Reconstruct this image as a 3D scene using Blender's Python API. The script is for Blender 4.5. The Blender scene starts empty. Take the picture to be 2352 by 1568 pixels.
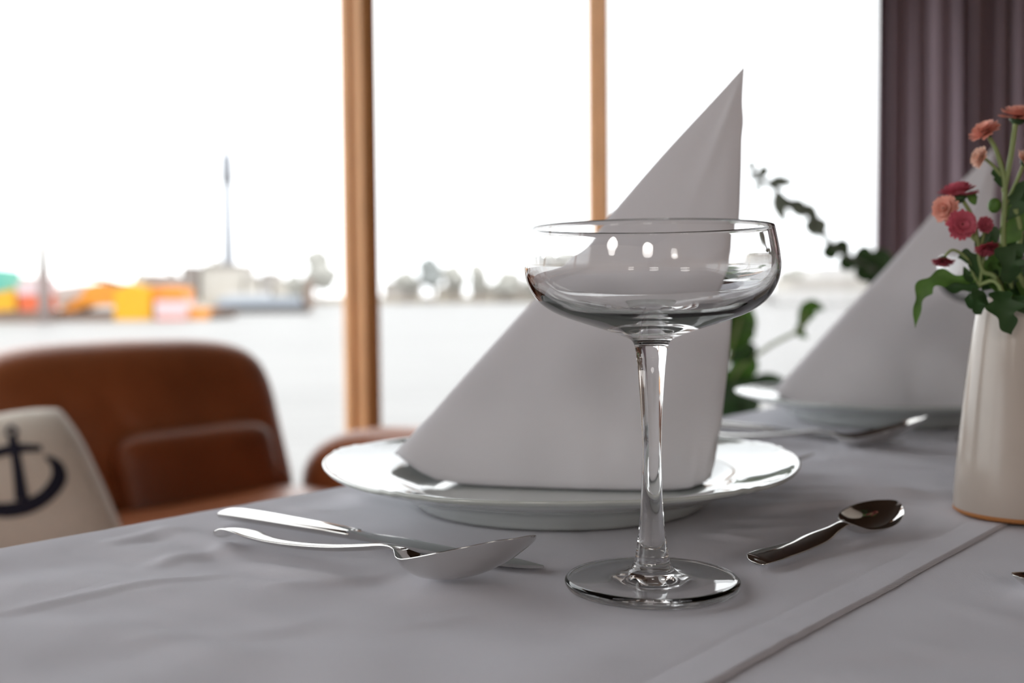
import bpy, bmesh, math, random
from mathutils import Vector, Matrix, noise
random.seed(7)
S = bpy.context.scene
COL = S.collection
PI = math.pi

# ------------------------------------------------------------------ camera
CAM_Z = 0.871            # 12 cm above the table top
TOP = 0.75               # table top
F = 2520.0 / 2352.0      # focal length in frame widths
PITCH, ROLL = math.radians(2.52), math.radians(0.5)
_f = Vector((0, math.cos(PITCH), -math.sin(PITCH)))
_r0 = Vector((1, 0, 0)); _u0 = Vector((0, math.sin(PITCH), math.cos(PITCH)))
_u = _u0 * math.cos(ROLL) + _r0 * math.sin(ROLL)
_r = _r0 * math.cos(ROLL) - _u0 * math.sin(ROLL)
CAMLOC = Vector((0, 0, CAM_Z))
cam = bpy.data.cameras.new('camera')
cam.sensor_width = 36.0; cam.lens = 36.0 * F
cam.clip_start = 0.02; cam.clip_end = 5000
cam.dof.use_dof = True; cam.dof.focus_distance = 0.462; cam.dof.aperture_fstop = 6.3
cam_ob = bpy.data.objects.new('camera', cam); COL.objects.link(cam_ob)
m = Matrix((( _r.x, _u.x, -_f.x, 0), (_r.y, _u.y, -_f.y, 0), (_r.z, _u.z, -_f.z, CAM_Z), (0, 0, 0, 1)))
cam_ob.matrix_world = m
S.camera = cam_ob

# ------------------------------------------------------------------ sky, exposure
SKY = 3.0
w = bpy.data.worlds.new('overcast_sky'); S.world = w; w.use_nodes = True
nt = w.node_tree; nt.nodes.clear()
out = nt.nodes.new('ShaderNodeOutputWorld'); bg = nt.nodes.new('ShaderNodeBackground')
tc = nt.nodes.new('ShaderNodeTexCoord'); mp = nt.nodes.new('ShaderNodeMapping'); mp.inputs['Scale'].default_value = (1.6, 1.6, 5)
nz = nt.nodes.new('ShaderNodeTexNoise'); nz.inputs['Scale'].default_value = 1.6; nz.inputs['Detail'].default_value = 4
cr = nt.nodes.new('ShaderNodeValToRGB')
cr.color_ramp.elements[0].position = .3; cr.color_ramp.elements[0].color = (.88, .90, .95, 1)
cr.color_ramp.elements[1].position = .7; cr.color_ramp.elements[1].color = (1, 1, 1, 1)
nt.links.new(tc.outputs['Generated'], mp.inputs['Vector']); nt.links.new(mp.outputs['Vector'], nz.inputs['Vector'])
nt.links.new(nz.outputs['Fac'], cr.inputs['Fac']); nt.links.new(cr.outputs['Color'], bg.inputs['Color'])
bg.inputs['Strength'].default_value = SKY
nt.links.new(bg.outputs['Background'], out.inputs['Surface'])
vs = S.view_settings
vs.view_transform = 'Standard'; vs.look = 'None'; vs.gamma = 1.0; vs.use_curve_mapping = False
vs.exposure = 0.05
S.cycles.max_bounces = 16; S.cycles.transmission_bounces = 14; S.cycles.transparent_max_bounces = 16
S.cycles.glossy_bounces = 6; S.cycles.diffuse_bounces = 5
S.cycles.sample_clamp_indirect = 8.0
S.cycles.use_denoising = True

# ------------------------------------------------------------------ frames of reference
PX = 1.0 / 2520.0
def at(px, py, D):
    """world point seen at photo pixel (px, py), D metres in front of the camera"""
    return CAMLOC + (_f + _r * ((px - 1176) * PX) + _u * ((784 - py) * PX)) * D
def onz(px, py, z):
    d = _f + _r * ((px - 1176) * PX) + _u * ((784 - py) * PX)
    return CAMLOC + d * ((z - CAM_Z) / d.z)
N = Vector((0.762, -0.648, 0)).normalized()     # across the table, away from the window
T = Vector((0.648, 0.762, 0)).normalized()      # along the table and the window wall
P1 = Vector((0.027, 0.630, 0))                  # first plate
def W(u, v, z): return P1 + N * u + T * v + Vector((0, 0, z))
ROT_T = math.atan2(T.y, T.x)                    # local x along T, local y along -N

# ------------------------------------------------------------------ helpers
def lin(c):
    def f(x):
        x /= 255.0
        return x / 12.92 if x <= .04045 else ((x + .055) / 1.055) ** 2.4
    return (f(c[0]), f(c[1]), f(c[2]), 1)

def mat(name, col, rough=.5, metal=0, bump=None, var=0, spec=.5, trans=0, sheen=0, coat=0, scale=40, subsurf=0, stretch=(1, 1, 1)):
    M = bpy.data.materials.new(name); M.use_nodes = True
    t = M.node_tree; b = t.nodes['Principled BSDF']
    c = lin(col)
    b.inputs['Roughness'].default_value = rough; b.inputs['Metallic'].default_value = metal
    b.inputs['Specular IOR Level'].default_value = spec
    b.inputs['Sheen Weight'].default_value = sheen; b.inputs['Coat Weight'].default_value = coat
    co = t.nodes.new('ShaderNodeTexCoord'); mpp = t.nodes.new('ShaderNodeMapping'); mpp.inputs['Scale'].default_value = stretch
    t.links.new(co.outputs['Object'], mpp.inputs['Vector'])
    n = t.nodes.new('ShaderNodeTexNoise'); n.inputs['Scale'].default_value = scale; n.inputs['Detail'].default_value = 5
    t.links.new(mpp.outputs['Vector'], n.inputs['Vector'])
    r = t.nodes.new('ShaderNodeValToRGB')
    r.color_ramp.elements[0].position = .3; r.color_ramp.elements[1].position = .7
    r.color_ramp.elements[0].color = tuple(x * (1 - var) for x in c[:3]) + (1,)
    r.color_ramp.elements[1].color = tuple(min(1, x * (1 + var)) for x in c[:3]) + (1,)
    t.links.new(n.outputs['Fac'], r.inputs['Fac']); t.links.new(r.outputs['Color'], b.inputs['Base Color'])
    if bump:
        bn = t.nodes.new('ShaderNodeBump'); bn.inputs['Strength'].default_value = bump[1]; bn.inputs['Distance'].default_value = bump[2]
        n2 = t.nodes.new('ShaderNodeTexNoise'); n2.inputs['Scale'].default_value = bump[0]; n2.inputs['Detail'].default_value = 4
        t.links.new(mpp.outputs['Vector'], n2.inputs['Vector'])
        t.links.new(n2.outputs['Fac'], bn.inputs['Height']); t.links.new(bn.outputs['Normal'], b.inputs['Normal'])
    if trans:
        tr = t.nodes.new('ShaderNodeBsdfTranslucent'); t.links.new(r.outputs['Color'], tr.inputs['Color'])
        mx = t.nodes.new('ShaderNodeMixShader'); mx.inputs[0].default_value = trans
        o = t.nodes['Material Output']
        t.links.new(b.outputs[0], mx.inputs[1]); t.links.new(tr.outputs[0], mx.inputs[2]); t.links.new(mx.outputs[0], o.inputs['Surface'])
    return M

def cloth_mat(name, col, trans=.0, weave=700.0, depth=.0004, rot=0.0):
    M = mat(name, col, .92, spec=.15, sheen=.15, var=.035, scale=9, trans=trans)
    t = M.node_tree; b = t.nodes['Principled BSDF']
    co = t.nodes.new('ShaderNodeTexCoord'); mp_ = t.nodes.new('ShaderNodeMapping'); mp_.inputs['Rotation'].default_value = (0, 0, rot)
    t.links.new(co.outputs['Object'], mp_.inputs['Vector'])
    w1 = t.nodes.new('ShaderNodeTexWave'); w1.bands_direction = 'X'
    w2 = t.nodes.new('ShaderNodeTexWave'); w2.bands_direction = 'Y'
    for q in (w1, w2):
        q.inputs['Scale'].default_value = weave; q.inputs['Distortion'].default_value = 1.2; q.inputs['Detail Scale'].default_value = .3
        t.links.new(mp_.outputs['Vector'], q.inputs['Vector'])
    nn = t.nodes.new('ShaderNodeTexNoise'); nn.inputs['Scale'].default_value = 900; nn.inputs['Detail'].default_value = 2
    t.links.new(co.outputs['Object'], nn.inputs['Vector'])
    a = t.nodes.new('ShaderNodeMath'); a.operation = 'ADD'; a2 = t.nodes.new('ShaderNodeMath'); a2.operation = 'ADD'
    t.links.new(w1.outputs['Fac'], a.inputs[0]); t.links.new(w2.outputs['Fac'], a.inputs[1])
    t.links.new(a.outputs[0], a2.inputs[0]); t.links.new(nn.outputs['Fac'], a2.inputs[1])
    bn = t.nodes.new('ShaderNodeBump'); bn.inputs['Strength'].default_value = .5; bn.inputs['Distance'].default_value = depth
    t.links.new(a2.outputs[0], bn.inputs['Height']); t.links.new(bn.outputs['Normal'], b.inputs['Normal'])
    return M

def glass_mat(name, ior=1.5, col=(1, 1, 1, 1)):
    M = bpy.data.materials.new(name); M.use_nodes = True
    t = M.node_tree; t.nodes.clear()
    o = t.nodes.new('ShaderNodeOutputMaterial'); g = t.nodes.new('ShaderNodeBsdfGlass')
    g.inputs['IOR'].default_value = ior; g.inputs['Roughness'].default_value = 0; g.inputs['Color'].default_value = col
    t.links.new(g.outputs[0], o.inputs['Surface'])
    return M

def pane_mat(name):
    M = bpy.data.materials.new(name); M.use_nodes = True
    t = M.node_tree; t.nodes.clear()
    o = t.nodes.new('ShaderNodeOutputMaterial'); tr = t.nodes.new('ShaderNodeBsdfTransparent'); g = t.nodes.new('ShaderNodeBsdfGlossy')
    tr.inputs['Color'].default_value = (.985, .995, .99, 1); g.inputs['Roughness'].default_value = 0
    lw = t.nodes.new('ShaderNodeLayerWeight')           # Schlick reflectance of one glass face
    pw = t.nodes.new('ShaderNodeMath'); pw.operation = 'POWER'; pw.inputs[1].default_value = 5
    ma = t.nodes.new('ShaderNodeMath'); ma.operation = 'MULTIPLY_ADD'; ma.inputs[1].default_value = .96; ma.inputs[2].default_value = .04
    lw.inputs['Blend'].default_value = .5
    t.links.new(lw.outputs['Facing'], pw.inputs[0]); t.links.new(pw.outputs[0], ma.inputs[0])
    mx = t.nodes.new('ShaderNodeMixShader')
    t.links.new(ma.outputs[0], mx.inputs[0]); t.links.new(tr.outputs[0], mx.inputs[1]); t.links.new(g.outputs[0], mx.inputs[2])
    t.links.new(mx.outputs[0], o.inputs['Surface'])
    return M

def emit_mat(name, col, s):
    M = bpy.data.materials.new(name); M.use_nodes = True
    t = M.node_tree; t.nodes.clear()
    o = t.nodes.new('ShaderNodeOutputMaterial'); e = t.nodes.new('ShaderNodeEmission')
    e.inputs['Color'].default_value = lin(col); e.inputs['Strength'].default_value = s
    t.links.new(e.outputs[0], o.inputs['Surface'])
    return M

def ob(name, verts, faces, m, parent=None, smooth=True, loc=None):
    me = bpy.data.meshes.new(name)
    me.from_pydata([tuple(v) for v in verts], [], faces)
    me.validate()
    bm = bmesh.new(); bm.from_mesh(me); bmesh.ops.recalc_face_normals(bm, faces=bm.faces); bm.to_mesh(me); bm.free()
    if smooth:
        for p in me.polygons: p.use_smooth = True
    me.materials.append(m)
    o = bpy.data.objects.new(name, me); COL.objects.link(o)
    if parent: o.parent = parent
    if loc is not None: o.location = loc
    return o

def root(name, loc, rotz=0.0):
    o = bpy.data.objects.new(name, None); COL.objects.link(o)
    o.location = loc; o.rotation_euler = (0, 0, rotz); o.empty_display_size = .02
    return o

def tag(o, label=None, cat=None, group=None, kind=None):
    if label: o['label'] = label
    if cat: o['category'] = cat
    if group: o['group'] = group
    if kind: o['kind'] = kind
    return o

def dup(o, loc, label, parent=None):
    c = o.copy(); COL.objects.link(c)
    if parent is None:
        c.location = loc; c['label'] = label
    else: c.parent = parent
    for ch in [x for x in bpy.data.objects if x.parent == o]:
        dup(ch, None, None, c)
    return c

def lathe(prof, seg=96, close=False):
    """prof: (r, z) list from axis to axis (or a closed loop)."""
    V, Fc, rings = [], [], []
    for r, z in prof:
        if r < 1e-7: rings.append([len(V)]); V.append((0, 0, z))
        else:
            s = len(V); rings.append(list(range(s, s + seg)))
            for k in range(seg):
                a = 2 * PI * k / seg; V.append((r * math.cos(a), r * math.sin(a), z))
    pairs = list(zip(rings[:-1], rings[1:])) + ([(rings[-1], rings[0])] if close else [])
    for A, B in pairs:
        for k in range(seg):
            k2 = (k + 1) % seg
            if len(A) == 1 and len(B) == 1: continue
            if len(A) == 1: Fc.append((A[0], B[k], B[k2]))
            elif len(B) == 1: Fc.append((A[k], B[0], A[k2]))
            else: Fc.append((A[k], B[k], B[k2], A[k2]))
    return V, Fc

def crom(pts, n):
    """smooth curve through pts (tuples of any length)"""
    P = [tuple(p) for p in pts]; P = [P[0]] + P + [P[-1]]; R = []
    for i in range(1, len(P) - 2):
        for k in range(n):
            t = k / n
            R.append(tuple(.5 * (2 * b + (c - a) * t + (2 * a - 5 * b + 4 * c - d) * t * t + (3 * b - a - 3 * c + d) * t ** 3)
                           for a, b, c, d in zip(P[i - 1], P[i], P[i + 1], P[i + 2])))
    R.append(P[-2]); return R

def tube(pts, r, seg=8, sm=6):
    """round tube through pts; r a number or list of radii per pt"""
    if isinstance(r, (int, float)): r = [r] * len(pts)
    Q = crom([tuple(p) + (q,) for p, q in zip(pts, r)], sm)
    V, Fc = [], []; n = len(Q)
    ref = Vector((.31, .2, .93))
    for i, q in enumerate(Q):
        p = Vector(q[:3]); a = Vector(Q[max(0, i - 1)][:3]); b = Vector(Q[min(n - 1, i + 1)][:3])
        d = (b - a).normalized(); s = d.cross(ref)
        if s.length < 1e-3: s = d.cross(Vector((1, 0, 0)))
        s.normalize(); t = d.cross(s)
        for k in range(seg):
            an = 2 * PI * k / seg; V.append(p + (s * math.cos(an) + t * math.sin(an)) * max(q[3], 1e-5))
    for i in range(n - 1):
        for k in range(seg):
            k2 = (k + 1) % seg
            Fc.append((i * seg + k, i * seg + k2, (i + 1) * seg + k2, (i + 1) * seg + k))
    Fc.append(tuple(range(seg))); Fc.append(tuple(range((n - 1) * seg, n * seg)))
    return V, Fc

def superq(ax, ay, az, e1, e2, nu=40, nv=24):
    def p(c, e): return math.copysign(abs(c) ** e, c)
    V, Fc = [(0, 0, -az)], []
    for j in range(1, nv):
        ph = -PI / 2 + PI * j / nv
        for i in range(nu):
            th = 2 * PI * i / nu
            V.append((ax * p(math.cos(ph), e1) * p(math.cos(th), e2), ay * p(math.cos(ph), e1) * p(math.sin(th), e2), az * p(math.sin(ph), e1)))
    V.append((0, 0, az)); L = len(V) - 1
    for i in range(nu):
        i2 = (i + 1) % nu
        Fc.append((0, 1 + i2, 1 + i)); Fc.append((L, L - nu + i, L - nu + i2))
        for j in range(nv - 2):
            a = 1 + j * nu; Fc.append((a + i, a + i2, a + nu + i2, a + nu + i))
    return V, Fc

def boxv(x0, x1, y0, y1, z0, z1):
    V = [(x, y, z) for x in (x0, x1) for y in (y0, y1) for z in (z0, z1)]
    return V, [(0, 1, 3, 2), (4, 6, 7, 5), (0, 4, 5, 1), (2, 3, 7, 6), (0, 2, 6, 4), (1, 5, 7, 3)]

def join(*parts):
    V, Fc = [], []
    for v, f in parts:
        b = len(V); V += [tuple(q) for q in v]; Fc += [tuple(i + b for i in q) for q in f]
    return V, Fc

def ubox(u0, u1, v0, v1, z0, z1):
    V = [W(u, v, z) for u in (u0, u1) for v in (v0, v1) for z in (z0, z1)]
    return V, [(0, 1, 3, 2), (4, 6, 7, 5), (0, 4, 5, 1), (2, 3, 7, 6), (0, 2, 6, 4), (1, 5, 7, 3)]

def struct(name, geo, m, smooth=False, label=None):
    o = ob(name, geo[0], geo[1], m, None, smooth); o['kind'] = 'structure'
    if label: o['label'] = label
    return o

def bevel(o, wd=.004, seg=3):
    b = o.modifiers.new('bevel', 'BEVEL'); b.width = wd; b.segments = seg; b.limit_method = 'ANGLE'
    return o

# ------------------------------------------------------------------ materials
M_cloth = cloth_mat('grey white table linen', (231, 230, 238), rot=ROT_T)
M_under = cloth_mat('grey white under linen', (229, 228, 236), rot=ROT_T)
M_napkin = cloth_mat('white napkin linen', (232, 231, 236), trans=.10, weave=620, depth=.00012)
M_porc = mat('white glazed porcelain', (204, 210, 206), .06, spec=.6, coat=.3)
M_crystal = glass_mat('clear drinking glass', 1.5)
M_steel = mat('polished stainless steel', (205, 203, 200), .07, 1.0, var=.02)
M_vase = mat('warm white glazed vase', (182, 171, 161), .16, spec=.5, var=.03)
M_clay = mat('bare fired clay', (170, 112, 60), .8)
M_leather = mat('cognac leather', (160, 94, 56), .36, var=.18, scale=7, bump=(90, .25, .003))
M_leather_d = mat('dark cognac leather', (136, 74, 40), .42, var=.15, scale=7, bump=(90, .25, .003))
M_pillow = mat('oatmeal linen', (226, 217, 204), .9, var=.06, scale=160, bump=(700, .4, .001), sheen=.2)
M_navy = mat('navy printed cloth', (30, 30, 48), .9)
M_wood = mat('honey wood', (236, 178, 122), .38, var=.16, scale=14, stretch=(6, 6, .5), bump=(40, .1, .001))
M_dwood = mat('walnut panelling', (96, 62, 40), .4, var=.25, scale=9, stretch=(6, 6, .6))
M_ceil = mat('dark stained ceiling boards', (66, 52, 44), .45, var=.2, scale=8, stretch=(1, 8, 1))
M_floor = mat('oak floor boards', (176, 138, 104), .4, var=.2, scale=6, stretch=(8, 1, 1))
M_wall = mat('cream wall paint', (232, 224, 214), .7, var=.03, scale=3)
M_wall2 = mat('taupe wall paint', (168, 150, 134), .7, var=.03, scale=3)
M_pane = pane_mat('window glass')
M_curtain = mat('aubergine curtain cloth', (142, 125, 134), .95, var=.08, scale=300, sheen=.1)
M_stem = mat('pale green stem', (136, 152, 96), .55, var=.15, scale=60)
M_leaf = mat('chrysanthemum leaf green', (84, 122, 52), .55, var=.35, scale=90, trans=.18, bump=(200, .3, .001))
M_leaf_d = mat('dark leaf green', (50, 80, 42), .5, var=.3, scale=60, trans=.12)
M_leaf_h = mat('houseplant green', (70, 112, 34), .45, var=.3, scale=30, trans=.3)
M_branch = mat('grey green twig', (122, 132, 118), .6, var=.2, scale=40, trans=.2)
M_pink = mat('crimson pink petals', (204, 100, 118), .6, var=.2, scale=120, trans=.2)
M_salmon = mat('salmon petals', (234, 172, 154), .6, var=.15, scale=120, trans=.2)
M_peach = mat('peach petals', (238, 200, 180), .6, var=.12, scale=120, trans=.2)
M_fcen = mat('dark flower centre', (92, 30, 30), .8, var=.3, scale=300)
M_pot = mat('brown clay pot', (74, 54, 42), .6, var=.1)
M_lamp = emit_mat('lamp glow', (255, 250, 246), 15)
M_chrome = mat('satin nickel', (190, 188, 184), .25, 1)

# ------------------------------------------------------------------ room shell
UW, UO, VN, VF, ZC = -1.87, 3.0, -5.0, 5.75, 2.62
SILL, HEAD = .30, 2.50
struct('floor', ubox(UW - .12, UO + .12, VN - .12, VF + .12, -.05, 0), M_floor)
struct('ceiling', ubox(UW - .12, UO + .12, VN - .12, VF + .12, ZC, ZC + .06), M_ceil)
struct('wall_back', join(ubox(UW - .12, UW, VN, VF, 0, SILL), ubox(UW - .12, UW, VN, VF, HEAD, ZC)), M_dwood)
struct('wall_front', ubox(UO, UO + .12, VN, VF, 0, ZC), M_wall2)
struct('wall_left', ubox(UW, UO, VN - .12, VN, 0, ZC), M_wall)
struct('wall_right', ubox(UW, UO, VF, VF + .12, 0, ZC), M_dwood)
def window(name, v0, v1, z0=SILL, z1=HEAD, u=UW, m=M_wood):
    fw = .012
    o = struct(name, join(ubox(u - .075, u - .045, v0, v1, z0, z0 + .03), ubox(u - .075, u - .045, v0, v1, z1 - .03, z1),
                          ubox(u - .075, u - .045, v0, v0 + fw, z0 + .03, z1 - .03), ubox(u - .075, u - .045, v1 - fw, v1, z0 + .03, z1 - .03)), m)
    p = ob('pane', *ubox(u - .063, u - .057, v0 + fw, v1 - fw, z0 + .03, z1 - .03), M_pane, o, False)
    return o
VP1, VP2 = 1.565, 2.695
window('window_1', -.62, VP1 - .03); window('window_2', VP1 + .03, VP2 - .015); window('window_3', VP2 + .015, VF)
window('window_4', -2.86, -.68); window('window_5', VN, -2.92)
# posts: the first is deep and wide with a rounded inner edge, the second slender
bevel(struct('trim_1', ubox(UW - .068, UW + .004, VP1 - .029, VP1 + .029, SILL, HEAD), M_wood), .012, 4)
bevel(struct('trim_2', ubox(UW - .060, UW - .004, VP2 - .015, VP2 + .015, SILL, HEAD), M_wood), .006, 3)
bevel(struct('trim_3', ubox(UW - .068, UW + .004, -.68, -.62, SILL, HEAD), M_wood), .012, 4)
bevel(struct('trim_5', ubox(UW - .068, UW + .004, -2.92, -2.86, SILL, HEAD), M_wood), .012, 4)
bevel(struct('trim_4', ubox(UW - .11, UW + .05, VN, VF, SILL - .03, SILL), M_wood), .006, 3)
# opal globe pendants over the saloon (mirrored in the glass as small round spots)
def pendant(x, y, z, rad, label):
    r = root('pendant_lamp', (x, y, ZC)); tag(r, label, 'lamp', 'globe pendant lamps')
    ob('canopy', *lathe([(0, 0), (.05, 0), (.05, -.015), (.012, -.03), (0, -.03)], 24), M_chrome, r)
    ob('cord', *tube([(0, 0, -.02), (0, 0, z + rad - ZC + .02)], .004, 8, 2), M_dwood, r)
    ob('cap', *lathe([(0, z + rad - ZC + .05), (.03, z + rad - ZC + .05), (.045, z + rad - ZC - .008), (0, z + rad - ZC - .008)], 24), M_chrome, r)
    g_ = superq(rad, rad, rad, 1, 1, 40, 24)
    ob('globe', [Vector(q) + Vector((0, 0, z - ZC)) for q in g_[0]], g_[1], M_lamp, r)
pendant(-1.42, -1.20, 1.66, .19, 'opal globe pendant nearest the window behind the camera, largest spot in the coupe')
pendant(-.36, -1.90, 1.62, .19, 'opal globe pendant straight behind the camera, middle spot in the coupe')
pendant(.85, -3.0, 1.70, .19, 'opal globe pendant farthest behind the camera, smallest spot in the coupe')

# curtain at the end of the window row
def curtain():
    A = W(UW + .02, 5.06, 0); V, Fc = [], []
    nx, nz = 260, 14; wd = 1.25
    for j in range(nz + 1):
        z = .12 + (2.56 - .12) * j / nz
        for i in range(nx + 1):
            s = i / nx
            x = s * wd
            ph = x / .098 * 2 * PI + .6 * math.sin(x * 9) + .15 * math.sin(z * 2 + x * 5)
            amp = .048 * (.75 + .35 * math.sin(x * 13 + 1))
            d = amp * math.sin(ph) + .008 * math.sin(ph * 2.3 + z)
            V.append(A + N * (x + .012 * math.sin(ph * .5 + z * .7)) - T * (.06 + d) + Vector((0, 0, z)))
    for j in range(nz):
        for i in range(nx):
            a = j * (nx + 1) + i; Fc.append((a, a + 1, a + nx + 2, a + nx + 1))
    b = A
    o = ob('curtain', [v - b for v in V], Fc, M_curtain, None, True, b)
    s = o.modifiers.new('thick', 'SOLIDIFY'); s.thickness = .003
    tag(o, 'dark aubergine curtain hanging in deep folds at the end of the windows', 'curtain')
    rl = ob('rail', *tube([(0, 0, 2.57) , tuple(N * 1.3 + Vector((0, 0, 2.57)))], .012, 10, 2), M_chrome, o)
    rl.location = -T * .06
curtain()

# ------------------------------------------------------------------ outside: water, shore, vessels
WZ = -1.63
M_water = mat('pale river water', (138, 136, 134), .45, spec=.1, var=.06, scale=.25, bump=(.6, .6, .25), stretch=(.5, 1.6, 1))
struct('water', ([(-1500, -900, WZ), (1500, -900, WZ), (1500, 1800, WZ), (-1500, 1800, WZ)], [(0, 1, 2, 3)]), M_water)
def far_prism(pts, D, depth):
    """upright prism: outline through photo points at distance D, real depth behind"""
    n = len(pts)
    V = [at(x, y, D) for x, y in pts]; V += [v + Vector((0, depth, 0)) for v in V]
    return V, [tuple(range(n)), tuple(range(2 * n - 1, n - 1, -1))] + [(i, (i + 1) % n, n + (i + 1) % n, n + i) for i in range(n)]
def rect(x0, y0, x1, y1): return [(x0, y0), (x1, y0), (x1, y1), (x0, y1)]
def rel(geo, o): return [Vector(v) - o for v in geo[0]], geo[1]
M_shore = mat('pale sandy bank', (178, 167, 152), .9, var=.1, scale=.2)
M_amber = mat('amber machine paint', (218, 140, 36), .5, var=.08, scale=.5)
M_yellow = mat('yellow machine paint', (222, 162, 6), .5, var=.05, scale=.5)
M_rust = mat('rusty hull', (126, 106, 94), .8, var=.25, scale=.6)
M_dkhull = mat('dark hull', (92, 90, 90), .6, var=.1)
M_white = mat('white ship paint', (196, 194, 192), .5, var=.03)
M_red = mat('orange red paint', (212, 96, 52), .5)
M_pinkw = mat('pink white paint', (208, 184, 186), .5)
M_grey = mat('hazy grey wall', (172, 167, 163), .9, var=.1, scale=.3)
M_lgrey = mat('hazy pale wall', (190, 185, 177), .9, var=.06, scale=.3)  # bank wall and roof tones lightened to carry distance haze
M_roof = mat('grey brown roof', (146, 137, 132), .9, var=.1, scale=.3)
M_tower = mat('hazy grey tower', (146, 149, 156), .9)  # distance haze is put into the tower's base colour
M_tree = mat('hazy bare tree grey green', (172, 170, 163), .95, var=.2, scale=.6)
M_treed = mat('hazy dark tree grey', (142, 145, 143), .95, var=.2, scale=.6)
M_pile = mat('weathered pile', (128, 114, 110), .9, var=.15, scale=2)
M_steelb = mat('blue grey barge paint', (158, 166, 176), .6, var=.08)
M_teal = mat('teal crane paint', (92, 170, 152), .6)

# far bank
g = far_prism([(-900, 712), (700, 699), (1500, 691), (3300, 676), (3300, 664), (1500, 678), (700, 686), (-900, 700)], 300, 60)
struct('land', g, M_shore)

# working vessel
b0 = at(240, 737, 117); b0.z = WZ
v = root('work_barge', b0); tag(v, 'amber and yellow work barge with crane boom moored across the water', 'barge')
D = 117
def vp(name, pts, m, dz=0, depth=6, par=None):
    g = far_prism(pts, D + dz, depth); return ob(name, *rel(g, b0), m, par or v, False)
vp('hull', [(-60, 716), (500, 712), (480, 739), (-50, 743)], M_rust, 0, 10)
vp('engine_house', [(262, 664), (300, 650), (345, 662), (348, 737), (262, 736)], M_yellow, -.6, 5)
vp('deck_house', [(190, 664), (215, 650), (262, 648), (262, 700), (190, 702)], M_amber, 0, 5)
vp('ramp', [(130, 716), (190, 676), (192, 704), (150, 722)], M_amber, 0, 4)
vp('wheel_house', [(345, 660), (420, 658), (420, 702), (345, 704)], M_amber, .3, 4)
vp('stern_deck', [(420, 706), (484, 710), (478, 736), (420, 737)], M_amber, -.4, 4)
t_ = vp('tank', [(356, 690), (428, 690), (428, 728), (356, 728)], M_pinkw, -1.2, 3)
vp('skirt', [(356, 728), (428, 728), (424, 740), (360, 740)], M_red, -1.2, 3, v)
vp('roof_band', [(352, 684), (420, 684), (422, 691), (352, 691)], M_red, -1.2, 3)
vp('boom', [(146, 630), (150, 624), (240, 640), (292, 654), (290, 662), (236, 648)], M_dkhull, 0, 1)
vp('cab', [(322, 640), (345, 628), (392, 632), (396, 658), (326, 660)], M_roof, 1, 4)
vp('canopy', [(120, 660), (190, 652), (190, 680), (130, 700)], M_white, 2, 3)
b1 = at(40, 738, 112); b1.z = WZ
v2 = root('supply_boat', b1); tag(v2, 'small boat with pink-orange cabin beside the mooring pile', 'boat')
for nm, pts, mm, dz in (('hull', [(-80, 716), (100, 714), (96, 742), (-70, 744)], M_rust, 0), ('cabin', [(42, 676), (92, 674), (94, 712), (46, 714)], M_red, .3),
                    ('roof', [(38, 650), (92, 640), (94, 676), (40, 678)], M_pinkw, .2), ('deck_crane', [(-30, 615), (6, 620), (10, 668), (-30, 672)], M_teal, .5), ('locker', [(-20, 674), (34, 664), (36, 712), (-20, 716)], M_yellow, .6)):
    ob(nm, *rel(far_prism(pts, 112 + dz, 4), b1), mm, v2, False)
b2 = at(103, 738, 108); b2.z = WZ
p = root('mooring_pile', b2); tag(p, 'tall brown mooring pile standing in the water left of the barge', 'pile')
top = at(102, 524, 108); dz_ = top.z - WZ
ob('shaft', *lathe([(0, -3), (.62, -3), (.58, dz_ * .55), (0, dz_ * .55)], 20), M_pile, p, True)
ob('sleeve', *lathe([(0, dz_ * .55), (.5, dz_ * .55), (.46, dz_), (0, dz_ + .15)], 20), M_grey, p, True)
b3 = at(600, 718, 150); b3.z = WZ
v3 = root('cargo_barge', b3); tag(v3, 'long low blue-grey cargo barge lying off the far bank', 'barge')
for nm, pts, mm, dz in (('hull', [(480, 702), (706, 699), (696, 722), (490, 725)], M_dkhull, 0), ('hold', [(500, 684), (690, 680), (694, 706), (496, 708)], M_steelb, .3),
                        ('hatch', [(520, 672), (600, 670), (604, 690), (520, 691)], M_white, .6), ('mast', [(700, 640), (706, 640), (706, 712), (700, 712)], M_rust, .1)):
    ob(nm, *rel(far_prism(pts, 150 + dz, 5), b3), mm, v3, False)
b4 = at(1890, 690, 190); b4.z = WZ
v4 = root('passenger_ship', b4); tag(v4, 'white passenger ship seen faintly beside the dark curtain', 'ship')
for nm, pts, mm, dz in (('hull', [(1760, 668), (2140, 664), (2120, 692), (1790, 696)], M_white, 0), ('cabin_deck', [(1800, 640), (2080, 636), (2090, 668), (1800, 670)], M_lgrey, 1),
                        ('bridge', [(1880, 612), (1990, 610), (1994, 640), (1876, 642)], M_white, 2), ('window_band', [(1820, 648), (2070, 644), (2070, 655), (1820, 658)], M_grey, .8), ('funnel', [(2010, 596), (2034, 594), (2036, 636), (2010, 638)], M_grey, 2)):
    ob(nm, *rel(far_prism(pts, 190 + dz, 8), b4), mm, v4, False)
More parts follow.
